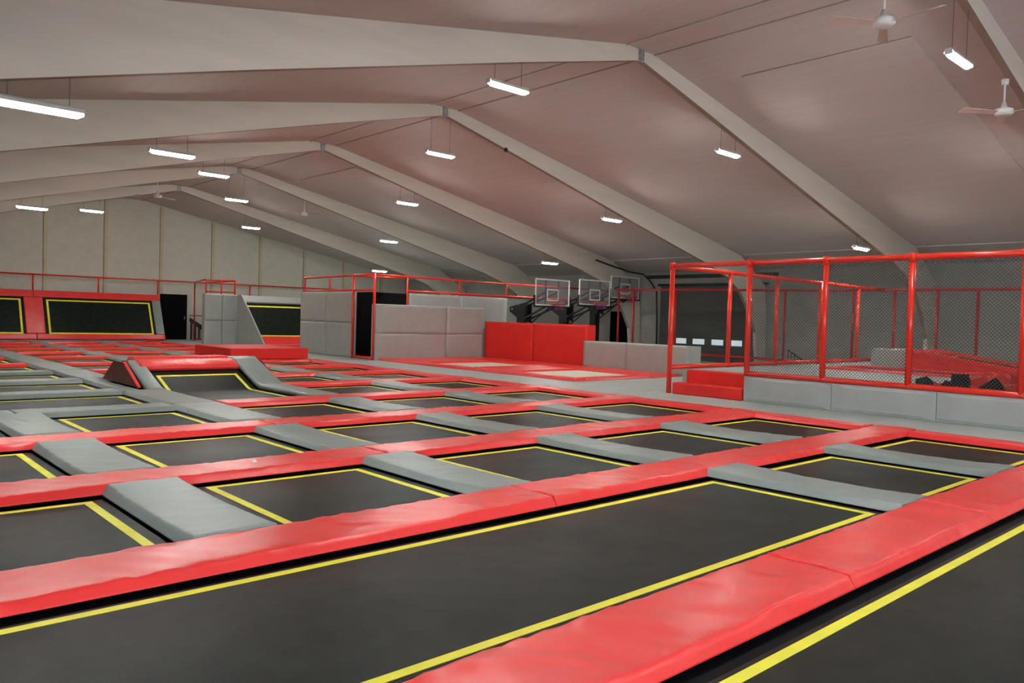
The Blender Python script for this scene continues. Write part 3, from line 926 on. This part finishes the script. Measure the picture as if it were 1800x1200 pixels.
# ------------------------------------------------------------------ basketball hoops
def hoop(bx, zb, label, by=22.0, w=1.94, h=1.06, px=None):
    t = thing('basketball_hoop', label, 'basketball hoop', (bx - .1, by + 1.9, AZ), 'basketball hoops')
    x0, x1 = bx - w / 2, bx + w / 2
    z1 = zb + h
    bb = box('backboard', x0 + .05, x1 - .05, by, by + .018, zb + .05, z1 - .05, GLASS, t)
    f = MB().quadbox(x0, x1, by - .006, by + .024, zb, zb + .05).quadbox(x0, x1, by - .006, by + .024, z1 - .05, z1).quadbox(x0, x0 + .05, by - .006, by + .024, zb + .05, z1 - .05).quadbox(x1 - .05, x1, by - .006, by + .024, zb + .05, z1 - .05)
    a0, a1, c0, c1 = bx - .33, bx + .33, zb + .20, zb + .66
    f.quadbox(a0, a1, by - .006, by - .001, c0, c0 + .045).quadbox(a0, a1, by - .006, by - .001, c1 - .045, c1).quadbox(a0, a0 + .045, by - .006, by - .001, c0 + .045, c1 - .045).quadbox(a1 - .045, a1, by - .006, by - .001, c0 + .045, c1 - .045)
    f.build('board_edge', BOARDW, bb, (bx, by, zb))
    g = MB().quadbox(x0 - .05, x1 + .05, by - .02, by + .05, zb - .07, zb - .003).quadbox(x0 - .05, x0 - .004, by - .02, by + .05, zb, zb + .40).quadbox(x1 + .004, x1 + .05, by - .02, by + .05, zb, zb + .40)
    g.quadbox(a0 - .06, a0 - .01, by + .026, by + .06, zb, z1 - .06).quadbox(a1 + .01, a1 + .06, by + .026, by + .06, zb, z1 - .06)
    g.build('board_frame', BLACK, t, (bx, by, zb))
    # rim, net
    rr, rz = .25, zb + .10
    n = 24
    rim_ = MB().tube([(bx + rr * math.cos(2 * math.pi * k / n), by - .36 + rr * math.sin(2 * math.pi * k / n), rz) for k in range(n + 1)], .016, 8, False).quadbox(bx - .11, bx + .11, by - .12, by - .022, rz - .05, rz + .02).build('rim', RIM, t, (bx, by - .36, rz), smooth=True)
    nb = MB()
    for k in range(12):
        for s in (1, -1):
            pts = []
            for q in range(5):
                a = 2 * math.pi * (k + s * q * .5) / 12
                r_ = rr * (1 - .45 * q / 4)
                pts.append((bx + r_ * math.cos(a), by - .36 + r_ * math.sin(a), rz - .065 * q))
            nb.tube(pts, .008, 4)
    nb.build('net', NETC, rim_, (bx, by - .36, rz - .4))
    # arms to the post
    py = by + 1.75
    arm = MB()
    for s in (-.30, .30):
        arm.tube([(bx + s, by + .07, zb + .55), (bx + s * .5, py - .1, zb - .02)], .045, 8)
        arm.tube([(bx + s, by + .07, zb - .02), (bx + s * .5, py - .1, zb - .62)], .045, 8)
    arm.tube([(bx, by + .07, zb + .0), (bx, py - .1, zb - 1.0)], .03, 8)
    arm.build('arm', BLACK, t, (bx, by + .9, zb))
    box('post', bx - .16, bx + .16, py - .16, py + .16, AZ, zb + .02, BLACK, t)
    pl = MB()
    for s in (-.2, .2):
        pl.hexa([(bx + s - .012, py - .35, zb - .75), (bx + s + .012, py - .35, zb - .75), (bx + s + .012, py + .55, zb - .25), (bx + s - .012, py + .55, zb - .25), (bx + s - .012, py - .35, zb + .12), (bx + s + .012, py - .35, zb + .12), (bx + s + .012, py + .55, zb - .05), (bx + s - .012, py + .55, zb - .05)])
    bk_ = pl.build('bracket', BLACK, t, (bx, py, zb))
    bo = MB()
    for (dy, dz) in ((.02, .06), (.4, -.15)):
        bo.tube([(bx - .225, py + dy, zb + dz), (bx + .225, py + dy, zb + dz)], .035, 8)
    bo.build('bolt', GALV, bk_, (bx, py, zb))
    box('foot', bx - .45, bx + .45, py - .4, py + .5, AZ, AZ + .06, BLACK, t)
    return t


hoop(22.25, 2.17, 'basketball hoop with clear backboard, left one of the three')
hoop(24.76, 2.28, 'basketball hoop with clear backboard, middle one of the three')
hoop(26.98, 2.64, 'basketball hoop with clear backboard, right and highest of the three', by=22.2, h=.97)

# ------------------------------------------------------------------ foam pit platform and its fence
XF, ZP = 14.45, .58
pf = thing('foam_pit_platform', 'raised grey platform with padded front behind the red fence', 'platform', (19.8, 4.5, AZ))
dk = MB()
dk.quadbox(15.12, 25.4, 8.66, 10.62, AZ + .002, ZP).quadbox(XF, 25.4, 5.75, 8.655, AZ + .002, ZP).quadbox(19.3, 25.4, -2.0, 5.745, AZ + .002, ZP).quadbox(XF, 14.95, -2.0, 5.745, AZ + .002, ZP)
dk.build('deck', CARPET, pf, (19.8, 4.5, AZ))
for ya, yb in ((6.81, 8.65), (4.96, 6.80), (3.10, 4.95), (1.24, 3.09), (-.6, 1.23)):
    b = MB()
    n = 8
    for jj in range(n + 1):
        for ii in range(n + 1):
            fu, fv = ii / n, jj / n
            e = min(fu, 1 - fu, fv, 1 - fv)
            d = (.03 if e == 0 else .055) + .006 * noise.noise(Vector((fu * 3 + ya, fv * 2, 3))) * (e > 0)
            b.v.append((XF - d, ya + (yb - ya) * fu, AZ + .004 + (ZP - .02 - AZ) * fv))
    w = n + 1
    for jj in range(n):
        for ii in range(n):
            b.f.append((jj * w + ii, jj * w + ii + 1, (jj + 1) * w + ii + 1, (jj + 1) * w + ii)); b.mi.append(0)
    rim = list(range(w)) + [jj * w + n for jj in range(1, w)] + [n * w + ii for ii in range(n - 1, -1, -1)] + [jj * w for jj in range(n - 1, 0, -1)]
    bk = []
    for q in rim:
        bk.append(len(b.v)); b.v.append((XF - .002, b.v[q][1], b.v[q][2]))
    for q in range(len(rim)):
        q2 = (q + 1) % len(rim)
        b.f.append((rim[q], rim[q2], bk[q2], bk[q])); b.mi.append(0)
    b.f.append(tuple(bk)); b.mi.append(0)
    b.build('facing_pad', GREYP, pf, (XF, (ya + yb) / 2, AZ))
sp2 = thing('foam_steps', 'two red foam steps up to the foam pit platform', 'steps', (14.75, 9.6, AZ))
box('step', 14.42, 14.76, 8.70, 10.44, AZ + .002, .30, REDP, sp2, bevel=.02)
box('step', 14.77, 15.11, 8.70, 10.30, AZ + .002, ZP, REDP, sp2, bevel=.02)
tag(box('end_pad', 14.77, 15.11, 10.31, 10.42, AZ + .002, ZP - .03, GREYP, bevel=.01), 'narrow grey pad at the left end of the red steps', 'pad')

YS = 10.55
fn = thing('safety_fence', 'tall red tube fence with black netting in front of the foam pit', 'fence', (XF, 6.0, AZ))
rt = .055
for y, z in ((YS, AZ), (8.62, ZP), (7.01, ZP), (5.45, ZP), (3.72, ZP), (1.9, ZP), (0.0, ZP)):
    ps = MB().tube([(XF, y, z), (XF, y, 2.88)], rt, 14).build('post', TUBE, fn, (XF, y, z), smooth=True)
    MB().tube([(XF, y, 2.80), (XF, y, 2.96)], rt * 1.25, 14).build('clamp', TUBE, ps, (XF, y, 2.8), smooth=True)
MB().tube([(XF, YS, 2.89), (XF, 0, 2.89)], rt, 14).build('top_rail', TUBE, fn, (XF, YS, 2.89), smooth=True)
MB().tube([(XF, 8.62, .62), (XF, 0, .62)], rt, 14).build('bottom_rail', TUBE, fn, (XF, 8.62, .62), smooth=True)
nb = MB()
na, nbb, nz0, nz1 = 8.60, 0.0, .64, 2.87
hh = nz1 - nz0
stp = .062
k = -int(hh / stp) - 1
def strand(mb, y0, z0, y1, z1, x, r):
    # square cord between two points of the fence plane
    dy, dz = y1 - y0, z1 - z0
    L = math.hypot(dy, dz)
    ny_, nz_ = -dz / L * r, dy / L * r
    mb.hexa([(x - r, y0 - ny_, z0 - nz_), (x + r, y0 - ny_, z0 - nz_), (x + r, y0 + ny_, z0 + nz_), (x - r, y0 + ny_, z0 + nz_),
             (x - r, y1 - ny_, z1 - nz_), (x + r, y1 - ny_, z1 - nz_), (x + r, y1 + ny_, z1 + nz_), (x - r, y1 + ny_, z1 + nz_)])
u = -hh
while u < na - nbb:
    for s in (1, -1):
        ya, yb = nbb + u, nbb + u + hh
        za, zb = (nz0, nz1) if s > 0 else (nz1, nz0)
        if ya < nbb:
            za += (nbb - ya) * (1 if s > 0 else -1); ya = nbb
        if yb > na:
            zb -= (yb - na) * (1 if s > 0 else -1); yb = na
        if yb - ya > .02:
            strand(nb, ya, za, yb, zb, XF + .006 * s, .0034)
    u += stp
nb.build('net', NET, fn, (XF, 4.3, .62))

fence('red tube fence along the far side of the foam pit entrance', [((x, YS, ZP), (x, YS, 2.88)) for x in (16.80, 19.05, 21.46, 23.90)],
      [[(XF + .06, YS, 2.88), (23.9, YS, 2.88), (24.6, YS - .06, 2.87), (25.2, YS - .25, 2.86)], [(XF + .06, YS, .63), (23.9, YS, .66), (25.2, YS - .1, .66)]], name='safety_fence', r=.05, cat='fence', base=(16.8, YS, ZP))
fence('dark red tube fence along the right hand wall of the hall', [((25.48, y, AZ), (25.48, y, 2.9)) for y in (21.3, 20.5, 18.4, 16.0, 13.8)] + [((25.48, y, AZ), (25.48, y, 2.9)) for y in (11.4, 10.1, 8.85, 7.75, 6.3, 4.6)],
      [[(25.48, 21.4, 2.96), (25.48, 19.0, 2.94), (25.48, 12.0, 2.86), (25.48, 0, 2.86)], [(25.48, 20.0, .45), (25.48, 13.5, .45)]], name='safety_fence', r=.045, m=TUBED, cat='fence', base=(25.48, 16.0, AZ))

# sunk runway, block and sloping trampoline behind the pit
rw = thing('runway_trampoline', 'narrow sunk runway trampoline with red edge pads on the platform', 'trampoline', (20.0, 7.4, ZP))
box('bed', 19.35, 20.75, 5.35, 9.0, ZP + .002, ZP + .014, BED, rw)
for nm, a in (('edge_pad', (18.98, 19.34, 5.2, 9.3)), ('edge_pad', (20.76, 21.05, 5.2, 9.3)), ('edge_pad', (19.345, 20.755, 9.01, 9.3)), ('edge_pad', (19.345, 20.755, 5.2, 5.34))):
    pad(nm, RED, a[0], a[1], a[2], a[3], ZP + .003, ZP + .06, .03, .3, .003, 0, 21, rw, None, 'y')
tag(box('foam_block', 21.55, 23.3, 7.98, 9.12, ZP + .002, 1.09, GREYP, bevel=.03), 'grey foam block on the platform beside the red sloping trampoline', 'foam block')
sr = thing('sloping_trampoline', 'red sloping trampoline with black bed and yellow lines on the platform', 'trampoline', (22.3, 6.3, ZP))
xa, xb, yt, yb_ = 21.15, 23.2, 7.95, 4.9
zt, zb_ = 1.09, .64
MB().prism([(yt, ZP + .003), (yt, zt - .05), (yb_, zb_ - .04), (yb_, ZP + .003)], 'x', xa, xb).build('body', REDP, sr, (22.2, 6.4, ZP))
def sl(y): return zb_ + (zt - zb_) * (y - yb_) / (yt - yb_)
def slp(name, m, x0, x1, y0, y1, lo, hi):
    MB().hexa([(x0, y0, sl(y0) + lo), (x1, y0, sl(y0) + lo), (x1, y1, sl(y1) + lo), (x0, y1, sl(y1) + lo), (x0, y0, sl(y0) + hi), (x1, y0, sl(y0) + hi), (x1, y1, sl(y1) + hi), (x0, y1, sl(y1) + hi)]).build(name, m, sr, ((x0 + x1) / 2, y0, sl(y0)), bevel=.012 if m is RED else 0)
slp('edge_pad', RED, xa, xa + .32, yb_, yt, -.045, .03)
slp('edge_pad', RED, xb - .32, xb, yb_, yt, -.045, .03)
slp('edge_pad', RED, xa + .325, xb - .325, yt - .5, yt, -.045, .03)
slp('edge_pad', RED, xa + .325, xb - .325, yb_, yb_ + .35, -.045, .03)
slp('bed', BED, xa + .325, xb - .325, yb_ + .355, yt - .505, -.045, -.035)
for (x0, x1, y0, y1) in ((xa + .42, xa + .49, yb_ + .45, yt - .6), (xb - .49, xb - .42, yb_ + .45, yt - .6), (xa + .49, xb - .49, yt - .67, yt - .6)):
    slp('boundary_line', YEL, x0, x1, y0, y1, -.034, -.031)

# foam cubes filling the pit
random.seed(5)
def cube(name, m, x, y, z, s, label, group):
    b = MB().quadbox(-s, s, -s, s, -s, s)
    rot = Matrix.Rotation(random.uniform(0, 6.3), 3, 'Z') @ Matrix.Rotation(random.uniform(-.6, .6), 3, 'X') @ Matrix.Rotation(random.uniform(-.6, .6), 3, 'Y')
    b.v = [tuple(rot @ Vector(v) + Vector((x, y, z))) for v in b.v]
    o = b.build(name, m, None, (x, y, z), bevel=.012)
    return tag(o, label, 'foam cube', group)
RC, BC = 'red foam cube heaped in the pit behind the net', 'black foam cube lying among red ones in the pit'
for (x, y, z, s) in ((15.15, 5.42, .62, .11), (15.25, 5.05, .60, .09), (15.45, 4.92, .66, .14), (15.2, 4.35, .63, .13), (16.6, 5.25, .64, .08), (18.2, 4.2, .74, .14), (16.8, 3.55, .80, .15), (17.6, 3.4, .70, .12), (16.05, 4.02, .86, .10)):
    cube('foam_cube', FOAMB, x, y, z, s, BC, 'black foam cubes in the pit')
for a in range(9):
    for c in range(9):
        x = 15.30 + a * .47 + random.uniform(-.05, .05)
        y = 5.35 - c * .46 + random.uniform(-.05, .05)
        z = .44 + random.uniform(-.06, .10) + (.17 * min(2.2, c * .5) if a > 0 else .05 * c)
        if not (seen(x, y, z) or seen(x, y + .3, z)): continue
        if x < 16.0 and y > 4.2: z = .42
        cube('foam_cube', FOAMR, x, y, z, random.uniform(.155, .18), RC, 'red foam cubes in the pit')
tag(box('pit_base', 14.955, 19.295, -2.0, 5.74, AZ + .003, .17, FOAMR), 'red foam bed at the bottom of the pit below the loose cubes', 'foam base')

# ------------------------------------------------------------------ right wall: sectional door, opening, cable, stair
dw = MB()
zq = [AZ + .003, .62, 1.10, 1.64, 2.13, 2.70, 3.25]
for a, b_ in zip(zq, zq[1:]):
    dw.quadbox(XRW - .06, XRW - .003, 16.35, 21.45, a, b_ - .03)
    dw.quadbox(XRW - .045, XRW - .003, 16.35, 21.45, b_ - .03, b_)
d2 = struct(dw.build('door_2', DOORM, None, (XRW, 18.9, AZ)))
for k, (ya, yb) in enumerate(((20.52, 20.0), (19.66, 19.08), (18.72, 18.16), (17.77, 17.28), (16.80, 16.40))):
    m = PANE if k < 4 else PANED
    o = MB().quadbox(XRW - .075, XRW - .061, yb, ya, .755, .985).build('window_pane', m, d2, (XRW, (ya + yb) / 2, .75))
    if k == 4: o['label'] = 'dim brown pane'
tag(box('shutter_rail', XRW - .22, XRW - .02, 15.8, 22.2, 3.60, 3.74, BLACK), 'long black rail fixed to the wall above the dark sectional door', 'rail')
tn += 1
struct(box('trim_%d' % tn, XRW - .09, XRW - .003, 16.2, 21.6, 3.26, 3.36, BLACK))
d3 = struct(box('door_3', XRW - .05, XRW - .003, 22.95, 24.35, AZ + .003, 2.1, CLOTH, bevel=.004))  # black sheet painted as the darkness of an open doorway
MB().tube([(25.35, 22.50, 4.24), (26.6, 22.50, 4.02), (27.6, 22.45, 3.86), (28.35, 22.3, 3.75), (28.45, 21.95, 3.45), (28.50, 21.65, 3.0), (28.50, 21.6, 1.8), (28.50, 21.6, AZ)], .035, 8)
cb = MB().tube([(25.35, 22.52, 4.24), (26.6, 22.50, 4.02), (27.6, 22.45, 3.86), (28.35, 22.3, 3.80), (28.47, 21.95, 3.45), (28.50, 21.65, 3.0), (28.50, 21.58, 1.8), (28.50, 21.55, AZ + .05)], .035, 8).build('cable', BLACK, None, (28.5, 21.6, AZ), smooth=True)
tag(cb, 'thick black cable running from the roof beam down beside the sectional door', 'cable')
sr2 = thing('stair_railing', 'small black stair railing with upright bars at the right wall', 'railing', (26.0, 13.5, AZ))
MB().tube([(26.2, 14.0, .78), (26.2, 13.05, .22)], .022, 8).build('handrail', BLACK, sr2, (26.2, 14.0, .78))
for k in range(8):
    y = 14.0 - k * .125
    MB().tube([(26.2, y, AZ), (26.2, y, .78 - .59 * (14.0 - y))], .014, 6).build('baluster', BLACK, sr2, (26.2, y, AZ))

# small bits
b = MB()
for k in range(7):
    a = k / 6 * math.pi
ob = MB().tube([(3.375, 7.50, .087), (3.378, 7.50, .091), (3.39, 7.50, .099), (3.405, 7.502, .101), (3.42, 7.504, .096), (3.43, 7.504, .090)], [.003, .010, .014, .015, .011, .003], 10).build('paper_scrap', BALL, None, (3.4, 7.5, .087), smooth=True)
tag(ob, 'small white crumpled scrap lying on a red rail pad', 'scrap')
ob = MB().tube([(14.38, 16.20, 6.18), (14.38, 16.20, 6.20), (14.38, 16.20, 6.25), (14.38, 16.20, 6.28), (14.38, 16.20, 6.30)], [.02, .05, .06, .045, .01], 14).build('roof_sensor', BLACK, None, (14.38, 16.2, 6.2), smooth=True)
tag(ob, 'small round black sensor on the side of a roof beam', 'sensor')
